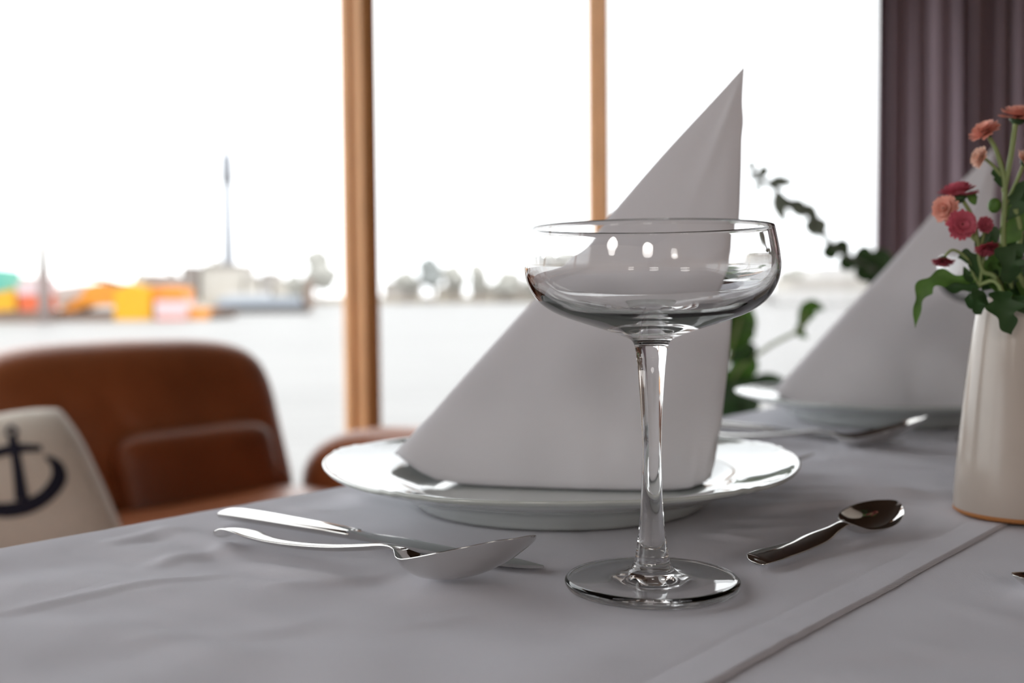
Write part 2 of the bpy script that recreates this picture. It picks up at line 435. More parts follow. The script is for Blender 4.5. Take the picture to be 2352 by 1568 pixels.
# buildings on the far bank
def house(x0, x1, yt, yb, D, m, mr, label, depth=15, roof=8):
    b = at((x0 + x1) / 2, yb, D)
    h = root('bank_building', b); tag(h, label, 'building', None)
    ob('wall', *rel(far_prism(rect(x0, yt, x1, yb), D, depth), b), m, h, False)
    ob('roof', *rel(far_prism([(x0 - 1, yt), (x0 + 6, yt - roof), (x1 - 6, yt - roof), (x1 + 1, yt)], D - .5, depth + 1), b), mr, h, False)
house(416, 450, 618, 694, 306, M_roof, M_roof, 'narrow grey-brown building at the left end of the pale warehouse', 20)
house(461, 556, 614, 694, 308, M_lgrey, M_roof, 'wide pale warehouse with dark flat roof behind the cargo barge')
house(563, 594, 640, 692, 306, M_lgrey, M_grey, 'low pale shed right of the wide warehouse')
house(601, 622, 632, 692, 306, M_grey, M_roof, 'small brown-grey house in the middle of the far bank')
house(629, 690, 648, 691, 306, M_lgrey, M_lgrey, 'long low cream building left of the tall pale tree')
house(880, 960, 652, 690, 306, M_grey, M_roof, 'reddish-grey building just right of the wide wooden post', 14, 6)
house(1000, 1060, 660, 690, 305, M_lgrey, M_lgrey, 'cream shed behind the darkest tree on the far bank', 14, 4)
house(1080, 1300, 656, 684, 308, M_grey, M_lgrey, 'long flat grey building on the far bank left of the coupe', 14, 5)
house(-60, 60, 640, 705, 306, M_lgrey, M_lgrey, 'pale building at the left edge behind the supply boat', 14, 6)
tb = at(527, 690, 420)
tw = root('radio_tower', tb); tag(tw, 'slender pale tower rising above the far bank', 'tower')
th = at(527, 300, 420).z - tb.z
ob('shaft', *lathe([(0, -2), (2.5, -2), (2.0, th * .7), (0, th * .7)], 20), M_tower, tw)
ob('head', *lathe([(0, th * .68), (2.6, th * .69), (2.6, th * .84), (1.5, th * .86), (1.3, th), (0, th)], 20), M_tower, tw)
# trees
def blob(cx, cy, cz, r, sd):
    bm = bmesh.new(); bmesh.ops.create_icosphere(bm, subdivisions=2, radius=1)
    V = []
    for q in bm.verts:
        k = 1 + .35 * noise.noise(q.co * 1.7 + Vector((sd, 0, 0)))
        V.append((cx + q.co.x * r[0] * k, cy + q.co.y * r[1] * k, cz + q.co.z * r[2] * k))
    Fc = [tuple(x.index for x in f.verts) for f in bm.faces]; bm.free()
    return V, Fc
def tree(px, yt, wpx, D, m, label, yb=692):
    b = at(px, yb, D); h = at(px, yt, D).z - b.z; wd = wpx * PX * D
    r = root('bank_tree', b); tag(r, label, 'tree', 'trees on the far bank')
    ob('trunk', *tube([(0, 0, -.5), (0.1, 0, h * .3), (0, 0, h * .6)], [.35, .3, .15], 8, 3), M_pile, r)
    ps = []
    for k in range(9):
        a = random.random() * 6.28; q = random.random() ** .6
        ps.append(blob(q * wd * .32 * math.cos(a), q * wd * .3 * math.sin(a), h * (.36 + .46 * random.random()) , (wd * .24, wd * .24, h * .17), k * 3.1 + px))
    ps.append(blob(0, 0, h * .84, (wd * .2, wd * .2, h * .16), px)); ps.append(blob(0, 0, h * .55, (wd * .36, wd * .36, h * .25), px + 9))
    ob('crown', *join(*ps), m, r, True)
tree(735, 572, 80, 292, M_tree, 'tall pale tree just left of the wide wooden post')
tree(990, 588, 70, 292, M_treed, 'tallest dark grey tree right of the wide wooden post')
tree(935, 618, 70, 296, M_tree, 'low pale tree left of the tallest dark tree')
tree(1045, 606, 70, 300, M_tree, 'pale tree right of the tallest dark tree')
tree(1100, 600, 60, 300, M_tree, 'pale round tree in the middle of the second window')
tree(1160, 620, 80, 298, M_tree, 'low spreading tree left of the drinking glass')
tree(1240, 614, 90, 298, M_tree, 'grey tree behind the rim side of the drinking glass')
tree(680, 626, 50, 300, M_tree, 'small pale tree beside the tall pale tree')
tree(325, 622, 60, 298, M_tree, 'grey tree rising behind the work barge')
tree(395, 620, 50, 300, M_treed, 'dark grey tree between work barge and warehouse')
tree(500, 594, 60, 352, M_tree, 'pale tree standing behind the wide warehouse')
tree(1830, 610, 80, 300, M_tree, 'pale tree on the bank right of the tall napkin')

# ------------------------------------------------------------------ sofa with anchor cushion
SO = W(-1.60, 1.10, 0)
so = root('leather_sofa', SO, ROT_T)      # local x along the window wall, local y towards the window, z up
tag(so, 'cognac brown leather sofa with padded backrest below the window', 'sofa')
def deform(geo, fn): return [fn(Vector(q)) for q in geo[0]], geo[1]
def back_section(x0, x1, name='backrest'):
    cx, hx = (x0 + x1) / 2, (x1 - x0) / 2
    g = superq(hx, .215, .085, .55, .38, 72, 30)
    def fn(q):
        x, zz, y = q.x, q.y, q.z           # superquadric z -> thickness
        t = (zz + .215) / .43
        wr = .008 * math.sin((x + .15 * zz) * 62) * math.exp(-((x + hx * .35) / .10) ** 2) * math.exp(-((t - .55) / .25) ** 2)
        narrow = 1 - .05 * t * 0
        dent = .022 * math.exp(-((t - .42) / .05) ** 2) if y < 0 else 0
        crown = .014 * (1 - (x / hx) ** 2)
        return Vector((cx + x * narrow + .035 * (1 - t), .09 + y + .10 * t + dent + (wr if y < 0 else 0), .335 + zz + .215 + crown * t))
    return ob(name, *deform(g, fn), M_leather, so)
back_section(-.70, .005); back_section(-1.42, -.715)
def pad(cx, hx):
    g = superq(hx, .10, .055, .6, .35, 56, 24)
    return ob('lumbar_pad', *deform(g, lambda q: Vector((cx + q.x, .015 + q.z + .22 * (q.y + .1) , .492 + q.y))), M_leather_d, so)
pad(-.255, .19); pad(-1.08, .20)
def seat(x0, x1):
    g = superq((x1 - x0) / 2, .33, .10, .4, .25, 60, 24)
    return ob('seat', *deform(g, lambda q: Vector(((x0 + x1) / 2 + q.x, -.27 + q.y, .365 + q.z - .012 * math.cos(q.x * 3)))), M_leather, so)
seat(-.70, .005); seat(-1.42, -.715)
arm_p = superq(.075, .36, .17, .5, .55, 40, 30)
def armf(q):
    y = q.y; s = (y + .36) / .72           # 0 front, 1 back
    return Vector((.085 + q.x, -.28 + y, .40 + q.z + (.012 - .16 * (s - .42) ** 2 if q.z > 0 else 0)))
ob('armrest', *deform(arm_p, armf), M_leather, so)
ob('armrest', *deform(arm_p, lambda q: armf(q) + Vector((-1.59, 0, 0))), M_leather, so)
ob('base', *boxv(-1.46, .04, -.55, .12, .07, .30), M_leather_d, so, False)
for x in (-1.4, -.02):
    for y in (-.5, .07): ob('leg', *lathe([(0, 0), (.018, 0), (.024, .08), (0, .08)], 16), M_dwood, so).location = (x, y, 0)

# cushion
pc = Vector((0, 0, 0))
cu = root('cushion', pc); tag(cu, 'oatmeal cushion with navy anchor leaning on the leather sofa', 'cushion')
def pil_z(x, y, a, b, h):
    k = max(0, (1 - (abs(x) / a) ** 3.2)) * max(0, (1 - (abs(y) / b) ** 3.2))
    return h * k ** .5
PA, PB, PH = .165, .145, .055
Rm = Matrix.Rotation(math.radians(90 - 14), 3, 'X')
Rm = Matrix.Rotation(math.radians(14), 3, 'Z') @ Matrix.Rotation(math.radians(-9), 3, 'Y') @ Rm
def taper(x, y): return x * (1 - .20 * y / PB) * (1 - .10 * (max(0, y) / PB) ** 4), y * (1 - .06 * (x / PA) ** 4)
pc = at(136, 944, 1.80) - Rm @ Vector(taper(PA * .97, PB * .97) + (0,))
cu.location = pc
def pillow():
    n = 36; V, Fc = [], []
    for sgn in (1, -1):
        for j in range(n + 1):
            for i in range(n + 1):
                x = (-1 + 2 * i / n); y = (-1 + 2 * j / n)
                xx, yy = taper(PA * x * (1 + .015 * (1 - y * y)), PB * y * (1 + .01 * (1 - x * x)))
                V.append(Rm @ Vector((xx, yy, sgn * pil_z(PA * x, PB * y, PA, PB, PH))))
        o = 0 if sgn == 1 else (n + 1) ** 2
        for j in range(n):
            for i in range(n):
                a = o + j * (n + 1) + i; Fc.append((a, a + 1, a + n + 2, a + n + 1))
    return V, Fc
c_ = ob('cover', *pillow(), M_pillow, cu)
wl = c_.modifiers.new('weld', 'WELD'); wl.merge_threshold = .0004
def ribbon(pts, wds):
    Q = crom([tuple(p) + (q,) for p, q in zip(pts, wds)], 8); V, Fc = [], []
    for i, (x, y, q) in enumerate(Q):
        a = Q[max(0, i - 1)]; b = Q[min(len(Q) - 1, i + 1)]; d = Vector((b[0] - a[0], b[1] - a[1])).normalized()
        nx_, ny_ = -d.y, d.x
        for e in (-1, -.33, .33, 1):
            X, Y = x + .004 + nx_ * q * e, y - .008 + ny_ * q * e
            V.append(Rm @ Vector(taper(X, Y) + (pil_z(X, Y, PA, PB, PH) + .0016,)))
    for i in range(len(Q) - 1):
        for k in range(3):
            a = i * 4 + k; Fc.append((a, a + 1, a + 5, a + 4))
    return V, Fc
an = join(ribbon([(.056, .104), (.054, .06), (.049, .004)], [.008, .008, .010]),
          ribbon([(.012, .083), (.055, .086), (.098, .080)], [.008, .008, .0055]),
          ribbon([(-.030, .046), (-.018, .016), (.012, -.004), (.048, -.008), (.082, .002), (.108, .026), (.112, .050), (.100, .066)], [.004, .009, .011, .012, .011, .011, .009, .003]),
          ribbon([(.056, .104), (.066, .114), (.057, .124), (.048, .114), (.056, .104)], [.0035] * 5))
ob('anchor_emblem', *an, M_navy, cu)

# ------------------------------------------------------------------ table
TU0, TU1, TV0, TV1 = -.139, .560, -.56, 1.02
HEM = .2176
tr = root('dining_table', W(.2, .2, 0)); tag(tr, 'long dining table hidden under the grey-white tablecloths', 'table')
def wrel(geo, o): return [Vector(q) - o.location for q in geo[0]], geo[1]
ob('table_top', *wrel(ubox(TU0 + .006, TU1 - .006, TV0 + .006, TV1 - .006, TOP - .040, TOP - .012), tr), M_dwood, tr, False)
for u in (TU0 + .06, TU1 - .06):
    for vv in (TV0 + .06, TV1 - .06):
        ob('leg', *wrel(ubox(u - .025, u + .025, vv - .025, vv + .025, 0, TOP - .040), tr), M_dwood, tr, False)

def wrinkle(x, y):
    """height of the soft folds of the cloth at world x, y"""
    p = Vector((x, y, 0))
    # long creases running across the view, to the right of the first plate
    h = 0
    a = (y + .10 * x + .004 * math.sin(x * 30)) / .016
    k = math.exp(-((y - .635) / .105) ** 2) / (1 + math.exp(-(x - .12) / .03)) / (1 + math.exp((x - .40) / .04))
    h += .0042 * k * (noise.noise(Vector((a * .75, x * 3.0, 1.3))) )
    # broad soft waves
    h += .0026 * noise.noise(Vector((x * 9 + y * 4, y * 15 - x * 5, 2.1)))
    h += .0011 * noise.noise(Vector((x * 26 - y * 9, y * 34 + x * 10, 7.7)))
    # folds near the window edge
    k2 = math.exp(-((x + .16) / .08) ** 2)
    h += .0018 * k2 * noise.noise(Vector((x * 16, y * 55 + x * 30, 4.4)))
    return h

CREASES = []
for (xa, ya, xb, yb, hh, ww) in [(1680, 1190, 2180, 1202, 2.6, 5), (1700, 1166, 2180, 1152, 2.4, 5), (1760, 1122, 2172, 1142, 2.8, 6), (1850, 1094, 2182, 1120, 2.4, 6), (1640, 1226, 1900, 1262, 1.8, 5), (1900, 1060, 2190, 1076, 2.0, 7), (1660, 1214, 1940, 1214, 1.2, 4),
                                 (380, 1206, 560, 1272, 1.8, 6), (520, 1290, 800, 1332, 1.4, 6), (350, 1292, 560, 1250, 1.2, 6), (640, 1352, 930, 1312, .9, 5), (780, 1132, 940, 1166, 1.4, 8), (0, 1402, 500, 1322, .8, 4), (240, 1240, 420, 1215, 1.6, 7), (600, 1160, 760, 1175, 1.5, 7),
                                 (1560, 1420, 1712, 1444, .7, 3), (300, 1480, 700, 1430, .6, 7), (900, 1420, 1240, 1400, .6, 6), (1950, 1285, 2120, 1262, .8, 5),
                                 (1720, 1462, 2352, 1506, 1.6, 5), (1800, 1432, 2150, 1482, 1.2, 4), (2000, 1350, 2352, 1420, 1.0, 7), (1700, 1530, 2200, 1560, 1.0, 6)]:
    a_ = onz(xa, ya, TOP); b_ = onz(xb, yb, TOP); CREASES.append((a_.x, a_.y, b_.x, b_.y, hh * .001, ww * .001))
def crease(x, y):
    h = 0
    for ax, ay, bx, by, hh, ww in CREASES:
        dx, dy = bx - ax, by - ay; L2 = dx * dx + dy * dy
        t = ((x - ax) * dx + (y - ay) * dy) / L2
        if t < -.2 or t > 1.2: continue
        L = math.sqrt(L2); d = ((x - ax) * dy - (y - ay) * dx) / L
        d += .006 * math.sin(t * 5 + ax * 40) * .6
        if abs(d) > ww * 3.2: continue
        e = max(0, min(1, min(t + .2, 1.2 - t) / .35)); e = e * e * (3 - 2 * e)
        h += hh * e * (math.exp(-(d / ww) ** 2) - .35 * math.exp(-((d - 1.7 * ww) / ww) ** 2))
    return h
REST = []   # (x, y, r) spots that are pressed flat by things
def press(h, x, y):
    for px_, py_, r_ in REST:
        d = math.hypot(x - px_, y - py_)
        if d < r_ + .03: h *= max(0, min(1, (d - r_) / .03))
    return h
REST += [(P1.x, P1.y, .085), (.0566, .446, .045), (.2715, .583, .042), (.349, 1.02, .085), (.38, .845, .045)]
for k in range(8):
    q = k / 7; REST += [(-.150 + .150 * q, .575 - .105 * q, .012), (.107 + .09 * q, .482 + .085 * q, .010)]

def over_edge(d, r=.008):
    """distance past the table edge along the cloth -> (outward, down)"""
    if d <= 0: return d, 0
    a = d / r
    if a < PI / 2: return r * math.sin(a), r * (1 - math.cos(a))
    return r + .012 * math.sin((d - r) * 9) * .3, r + (d - r * PI / 2)

def build_cloth(name, u0, u1, v0, v1, z, mt, drop_left, drop_right, du, dv, hem=None, low=True):
    us = []
    a = u0 - drop_left
    while a < u1 + drop_right - 1e-6:
        us.append(a); a += du if (a > u0 - .02 and a < u1 + .02) else .02
        if hem and a > hem - .03: du = .0016 if a < hem - .005 else .0007
    us.append(u1 + drop_right)
    vs_ = []; a = v0 - .16
    while a < v1 + .16: vs_.append(a); a += dv if v0 - .02 < a < v1 + .02 else .02
    V, Fc = [], []
    for vv in vs_:
        for u in us:
            ou = u; ov = vv; dn = 0
            if u < u0: o_, d_ = over_edge(u0 - u); ou = u0 - o_; dn = max(dn, d_)
            if u > u1: o_, d_ = over_edge(u - u1); ou = u1 + o_; dn = max(dn, d_)
            if vv < v0: o_, d_ = over_edge(v0 - vv); ov = v0 - o_; dn = max(dn, d_)
            if vv > v1: o_, d_ = over_edge(vv - v1); ov = v1 + o_; dn = max(dn, d_)
            if dn > .02:
                fl = .012 * math.sin(vv * 38 + u * 20) * min(1, dn / .12)
                ou += fl if u > u1 else (-abs(fl) if u < u0 else 0)
            q = W(ou, ov, 0)
            h = wrinkle(q.x, q.y) + crease(q.x, q.y) if dn < .01 else 0
            h *= min(1, max(.15, (ou - u0) / .03)) * (1 - .8 * math.exp(-((ou - HEM) / .028) ** 2))
            h = press(h, q.x, q.y) * max(0, 1 - dn / .01)
            zz = z + h - dn
            if hem is not None:
                d = hem - u
                wob = .0004 * noise.noise(Vector((vv * 9, 3, 0))) + .0012
                lift = (.0002 + wob * .2) * math.exp(-((d - .0012) / .012) ** 2)
                bump = .0045 * math.exp(-((vv - .215) / .030) ** 2) * math.exp(-(d / .03) ** 2)
                zz += lift + (bump if d < .03 else 0)
                zz -= .0003 * math.exp(-((d - .017) / .0012) ** 2)
                if d < .0013: zz -= (.0013 - d) / .0013 * (.0010 + lift * .8)
                if dn == 0:
                    q = q + N * (.0008 * noise.noise(Vector((vv * 6, 8, 0))) * math.exp(-d / .03))
            V.append((q.x, q.y, zz))
    nu_ = len(us)
    for j in range(len(vs_) - 1):
        for i in range(nu_ - 1):
            a = j * nu_ + i; Fc.append((a, a + 1, a + nu_ + 1, a + nu_))
    o = ob(name, V, Fc, mt)
    return o
c1 = build_cloth('under_tablecloth', TU0, TU1, TV0, TV1, TOP - .0012, M_under, .20, .22, .006, .006)
tag(c1, 'grey-white under cloth showing at the near right of the table', 'tablecloth', 'tablecloths')
c2 = build_cloth('tablecloth', TU0 - .002, HEM + 10, TV0 - .002, TV1 + .002, TOP, M_cloth, .21, HEM - (HEM + 10), .0035, .0035, hem=HEM) if False else None
def upper():
    return build_cloth('tablecloth', TU0 - .002, HEM, TV0 - .002, TV1 + .002, TOP, M_cloth, .21, 0, .0032, .0034, hem=HEM)
c2 = upper()
tag(c2, 'grey-white upper tablecloth with long folded hem under the plates', 'tablecloth', 'tablecloths')

# ------------------------------------------------------------------ plates
PLATE = [(0, .0065), (.060, .0066), (.074, .0075), (.084, .0105), (.092, .0145), (.098, .0172), (.103, .0183), (.116, .0208), (.128, .0236), (.1325, .0248), (.1346, .0250), (.1352, .0240), (.1340, .0226),
         (.120, .0182), (.105, .0142), (.093, .0095), (.0870, .0055), (.0815, .0018), (.0800, .0002), (.0780, .0002), (.0770, .0022), (.050, .0028), (0, .0028)]
def plate_z(r):
    for (a, za), (b, zb) in zip(PLATE[:9], PLATE[1:10]):
        if r <= b: return za + (zb - za) * (r - a) / (b - a)
    return .0245
def plate_geo():
    prof = crom(PLATE[:9], 4)[:-1] + crom(PLATE[8:13], 4)[:-1] + crom(PLATE[12:17], 3) + PLATE[17:]
    V, Fc = lathe(prof, 168)
    R = []
    for x, y, z in V:
        r = math.hypot(x, y)
        if r > .118:
            a = math.atan2(y, x)
            # moulded rim: five bracket-shaped lobes, a raised knot pair where they meet
            ph = a - PI / 10
            w5 = ((ph * 5 / (2 * PI) + .5) % 1.0 - .5) / 5 * 2 * PI          # angle from the nearest knot
            kn = math.exp(-(w5 / .030) ** 2) + .7 * math.exp(-((abs(w5) - .085) / .030) ** 2)
            k = min(1, (r - .118) / .015)
            f = 1 - k * .030 * math.sin(2.5 * ph) ** 2 + k * .007 * kn
            x, y = x * f, y * f; z += k * .0012 * kn
        R.append((x, y, z))
    return R, Fc
pg_ = plate_geo()
pl = ob('dinner_plate', [(x * 1.026, y * 1.026, z) for x, y, z in pg_[0]], pg_[1], M_porc, None, True, (P1.x, P1.y, TOP + .0012))
tag(pl, 'white porcelain plate with moulded rim under the tall front napkin', 'plate', 'dinner plates')
P2 = Vector((.349, 1.020, 0))
dup(pl, (P2.x, P2.y, TOP + .0012), 'white porcelain plate farther back beside the dark green plant')

# ------------------------------------------------------------------ napkins
def napkin_geo():
    L = at(912, 1050, .664); R = at(1644, 1120, .624); A = at(1711, 149, .662)
    o = Vector((P1.x, P1.y, TOP + .0012))
    L -= o; R -= o; A -= o
    L.z = R.z = 0
    c = (L + R) / 2; e1 = (R - L) / 2; e2 = Vector((-e1.y, e1.x, 0)).normalized()
    V, Fc = [], []; n, K = 120, 60
    base = []
    for i in range(n):
        th = 2 * PI * i / n
        cs, sn = math.cos(th), math.sin(th)
        bb = .052 if sn > 0 else .012
        p = c + e1 * math.copysign(abs(cs) ** .9, cs) + e2 * sn * bb
        p.z = plate_z(math.hypot(p.x, p.y)) + .0012 + .0045 * max(0, -cs) ** 3
        base.append(p)
    for k in range(K + 1):
        t = k / K
        for i in range(n):
            th = 2 * PI * i / n; cs, sn = math.cos(th), math.sin(th)
            p = base[i].lerp(A, t * .998)
            ax = (c + e1 * .25).lerp(A, t); nrm = Vector((p.x - ax.x, p.y - ax.y, 0))
            if nrm.length > 1e-6: nrm.normalize()
            hh = (p.z - .006)
            dsp = .0035 * math.sin(PI * t) * noise.noise(Vector((cs * 1.6, sn * 1.6, t * 3)))
            dsp += .004 * math.sin(PI * min(1, t * 1.15)) * max(0, cs) ** 3 * .9
            if t < .09:
                dsp += .0010 * (1 if t < .055 else (.09 - t) / .035)
                dsp += .0012 * noise.noise(Vector((th * 14, t * 20, 5)))
            dsp -= .004 * max(0, cs) ** 4 * max(0, 1 - t / .12)
            dsp += .0012 * math.exp(-((t - .86) / .03) ** 2) * max(0, cs)
            V.append(p + nrm * dsp)
    for k in range(K):
        for i in range(n):
            i2 = (i + 1) % n
            Fc.append((k * n + i, k * n + i2, (k + 1) * n + i2, (k + 1) * n + i))
    Fc.append(tuple(range(K * n, K * n + n)))
    return V, Fc
nk = ob('napkin', *napkin_geo(), M_napkin, None, True, (P1.x, P1.y, TOP + .0012))
sd = nk.modifiers.new('layers', 'SOLIDIFY'); sd.thickness = .0011; sd.offset = -1
tag(nk, 'white napkin folded to a tall pointed cone behind the glass', 'napkin', 'folded napkins')
dup(nk, (P2.x, P2.y, TOP + .0012), 'white napkin folded to a pointed cone behind the flower vase')

# ------------------------------------------------------------------ coupe glass
mm_ = .001
OUT = [(0, .8), (20, .9), (32, .35), (34.5, 0), (35.6, .5), (36.3, 2.2), (35.7, 3.5), (33.8, 4.1), (26, 4.6), (17, 5.1), (11, 6.3), (9.0, 7.3), (8.2, 8.6), (7.2, 11), (5.8, 20.5), (4.75, 32), (4.15, 46), (4.1, 60),
       (4.6, 74), (5.4, 86), (6.0, 93), (6.6, 97.4), (7.3, 99.6), (8.8, 101.2), (13, 102.9), (19, 105), (26.9, 107.5), (36.9, 111), (43.6, 114.9), (47.7, 119.2), (50.4, 124.8), (51.3, 130.2), (50.9, 135), (50.2, 139.5), (48.9, 145.6)]
RIMP = [(48.75, 146.3), (48.3, 146.6), (47.85, 146.3)]
INN = [(47.7, 145.6), (49.0, 139.5), (49.7, 135), (50.0, 130.2), (49.0, 125.6), (46.2, 120.7), (42.0, 116.9), (35.4, 113.5), (26, 110.9), (16, 109.3), (7, 108.5), (0, 108.3)]
prof = crom(OUT, 4)[:-1] + [OUT[-1]] + RIMP + crom(INN, 4)
def coupe_r(r, z): return max(0, r) * (.985 if z < 90 else 1)
def coupe_z(z): return z
g = lathe([(coupe_r(a, b) * mm_, coupe_z(b) * mm_) for a, b in prof], 160)
GL = Vector((.0565, .4445, TOP + .0008))
cg = ob('coupe_glass', *g, M_crystal, None, True, GL)
tag(cg, 'empty clear coupe glass on a slender stem in front', 'glass', 'coupe glasses')
dup(cg, (.384, .850, TOP + .0008), 'empty clear coupe glass half hidden behind the flower vase')

# ------------------------------------------------------------------ cutlery
def loft(stations, K=9, sub=5):
    """stations: (s, half width, rim z, dish depth, thickness, crown) in mm along +x"""
    Q = crom(stations, sub); V, Fc = [], []; n = 2 * (K + 1)
    for s, wd, z, dp, th, crn in Q:
        wd = max(wd, .05); th = max(th, .1)
        tp = []
        for k in range(K + 1):
            e = -1 + 2 * k / K; e = math.sin(e * PI / 2)
            f = (1 - abs(e) ** 2.2)
            tp.append((s, e * wd, z - dp * f + crn * f))
        edge = .35
        bt = [(s, y, z_ - th * (edge + (1 - edge) * (1 - (abs(y) / wd) ** 3)) - crn * .5 * (1 - (abs(y) / wd) ** 2)) for (_, y, z_) in reversed(tp)]
        V += [(a * mm_, b * mm_, c * mm_) for a, b, c in tp + bt]
    for i in range(len(Q) - 1):
        for k in range(n):
            k2 = (k + 1) % n; Fc.append((i * n + k, i * n + k2, (i + 1) * n + k2, (i + 1) * n + k))
    Fc.append(tuple(range(n))); Fc.append(tuple(range((len(Q) - 1) * n, len(Q) * n)))
    return V, Fc
def bowl_w(x): return math.sqrt(max(0, 1 - x * x))
def spoon(name, label, end, dirv, sc, rake=1.0, group='tablespoons', roll=0.0, hw=1.0):
    r = root(name, Vector((end.x, end.y, TOP + .0009)), math.atan2(dirv.y, dirv.x)); r.scale = (sc,) * 3; r.rotation_euler.x = math.radians(roll)
    tag(r, label, 'spoon', group)
    k = rake
    hd = [(0, 2.2, 1.9, 0, 1.2, .2), (1.2, 5.2, 2.6, 0, 1.6, .3), (4, 7.8, 4.2, 0, 1.9, .5), (10, 9.2, 6.2, 0, 2.2, .7), (18, 9.6, 6.2, 0, 2.4, .8), (28, 8.8, 5.0, 0, 2.6, .9), (42, 7.4, 4.3, 0, 2.7, .9),
          (60, 5.8, 4.8, 0, 2.8, .9), (80, 4.5, 6.5, 0, 2.9, .9), (98, 3.6, 9.2, 0, 3.0, .8), (110, 3.4, 11.2, 0, 2.8, .6), (116, 3.8, 11.4, .1, 2.4, .3), (120, 5.0, 10.6, .6, 2.0, .1)]
    bw = [(120, 5.0, 10.6, .6, 2.0, .1), (124, 8.5, 9.2, 2.6, 1.6, 0), (129, 13.2, 8.1, 5.0, 1.4, 0), (136, 17.6, 8.0, 6.7, 1.3, 0), (145, 20.3, 9.8, 8.3, 1.2, 0), (155, 20.8, 12.6, 9.0, 1.2, 0),
          (165, 19.2, 15.8, 8.4, 1.2, 0), (174, 16.0, 18.9, 6.6, 1.1, 0), (181, 11.8, 21.5, 4.4, 1.1, 0), (186, 7.6, 23.0, 2.2, 1.1, 0), (189, 3.6, 24.4, .8, 1.0, 0), (190.5, .4, 25.0, .1, .8, 0)]
    if hw > 1: hd = [(a, 6.6 + (b - 6.6) * .30 if 2 < a < 90 else b, min(c, 4.4) if a < 50 else c, d, e, f_) for a, b, c, d, e, f_ in hd]
    hd = [(a, b * (hw if a < 100 else 1 + (hw - 1) * max(0, (120 - a) / 20)), c, d, e, f_) for a, b, c, d, e, f_ in hd]
    if k != 1.0:
        bw = [(s, wd, z if s <= 129 else 8.4 + (z - 8.1) * k + (1 - k) * .6, dp, th, c) for s, wd, z, dp, th, c in bw]
    ob('handle', *loft(hd), M_steel, r); ob('bowl', *loft(bw, 12), M_steel, r)
    return r
SPE = onz(505, 1238, TOP + .002); SPC = onz(1004, 1343, TOP + .0)
sp1 = spoon('tablespoon', 'large polished tablespoon lying left of the coupe with bowl raised', SPE, (SPC - SPE), .965, roll=-12)
sp1.location.z += .0012
TSE = onz(1733, 1303, TOP + .001); TSC = onz(1985, 1228, TOP)
ts1 = spoon('dessert_spoon', 'small dessert spoon right of the coupe with dark reflecting bowl', TSE, TSC - TSE, .655, .52, 'dessert spoons', hw=1.3, roll=9)
ts1.location.z += .0012
def knife(name, label, end, dirv, flip=1):
    r = root(name, Vector((end.x, end.y, TOP + .0012)), math.atan2(dirv.y, dirv.x)); tag(r, label, 'knife', 'table knives')
    hd = [(0, 2.2, 3.8, 0, 2.6, .5), (.8, 4.6, 4.6, 0, 3.6, 1), (3, 6.2, 5.6, 0, 4.6, 1.2), (10, 7.0, 6.4, 0, 5.4, 1.3), (35, 6.6, 6.4, 0, 5.4, 1.3), (60, 6.0, 6.0, 0, 5.0, 1.2), (82, 5.4, 5.6, 0, 4.6, 1.1), (94, 4.8, 5.2, 0, 4.2, 1)]
    ob('handle', *loft(hd, 9), M_steel, r)
    V, Fc = [], []
    st = crom([(93, -4.6, 4.6, 3.8), (98, -4.8, 4.8, 3.2), (103, -4.6, 7.5, 2.4), (108, -4.5, 9.8, 1.9), (120, -4.4, 11.0, 1.7), (150, -4.2, 11.2, 1.6), (178, -3.6, 10.6, 1.5), (192, -1.5, 8.6, 1.4), (199, 2.0, 5.8, 1.2), (200.5, 3.4, 4.2, 1.0)], 5)
    for s, y0, y1, th in st:
        zc = 3.2 - 2.0 * min(1, max(0, (s - 95) / 60))
        for y, a in ((y0, .8), (y0 * .4 + y1 * .6, .8), (y1, .15)): V.append((s * mm_, flip * y * mm_, (zc + th * a) * mm_))
        for y, a in ((y1, .0), (y0 * .4 + y1 * .6, -.1), (y0, -.1)): V.append((s * mm_, flip * y * mm_, (zc + th * a - .1) * mm_))
    for i in range(len(st) - 1):
        for k in range(6): Fc.append((i * 6 + k, i * 6 + (k + 1) % 6, (i + 1) * 6 + (k + 1) % 6, (i + 1) * 6 + k))
    Fc += [tuple(range(6)), tuple(range((len(st) - 1) * 6, len(st) * 6))]
    bl = ob('blade', V, Fc, M_steel, r, True)
    bl.data.polygons.foreach_set('use_smooth', [True] * len(bl.data.polygons))
    es = bl.modifiers.new('edges', 'EDGE_SPLIT'); es.split_angle = math.radians(35)
    return r
KE = onz(514, 1192, TOP + .002); KT = onz(1186, 1306, TOP + .001)
kn1 = knife('table_knife', 'polished table knife lying flat behind the large tablespoon', KE, KT - KE)
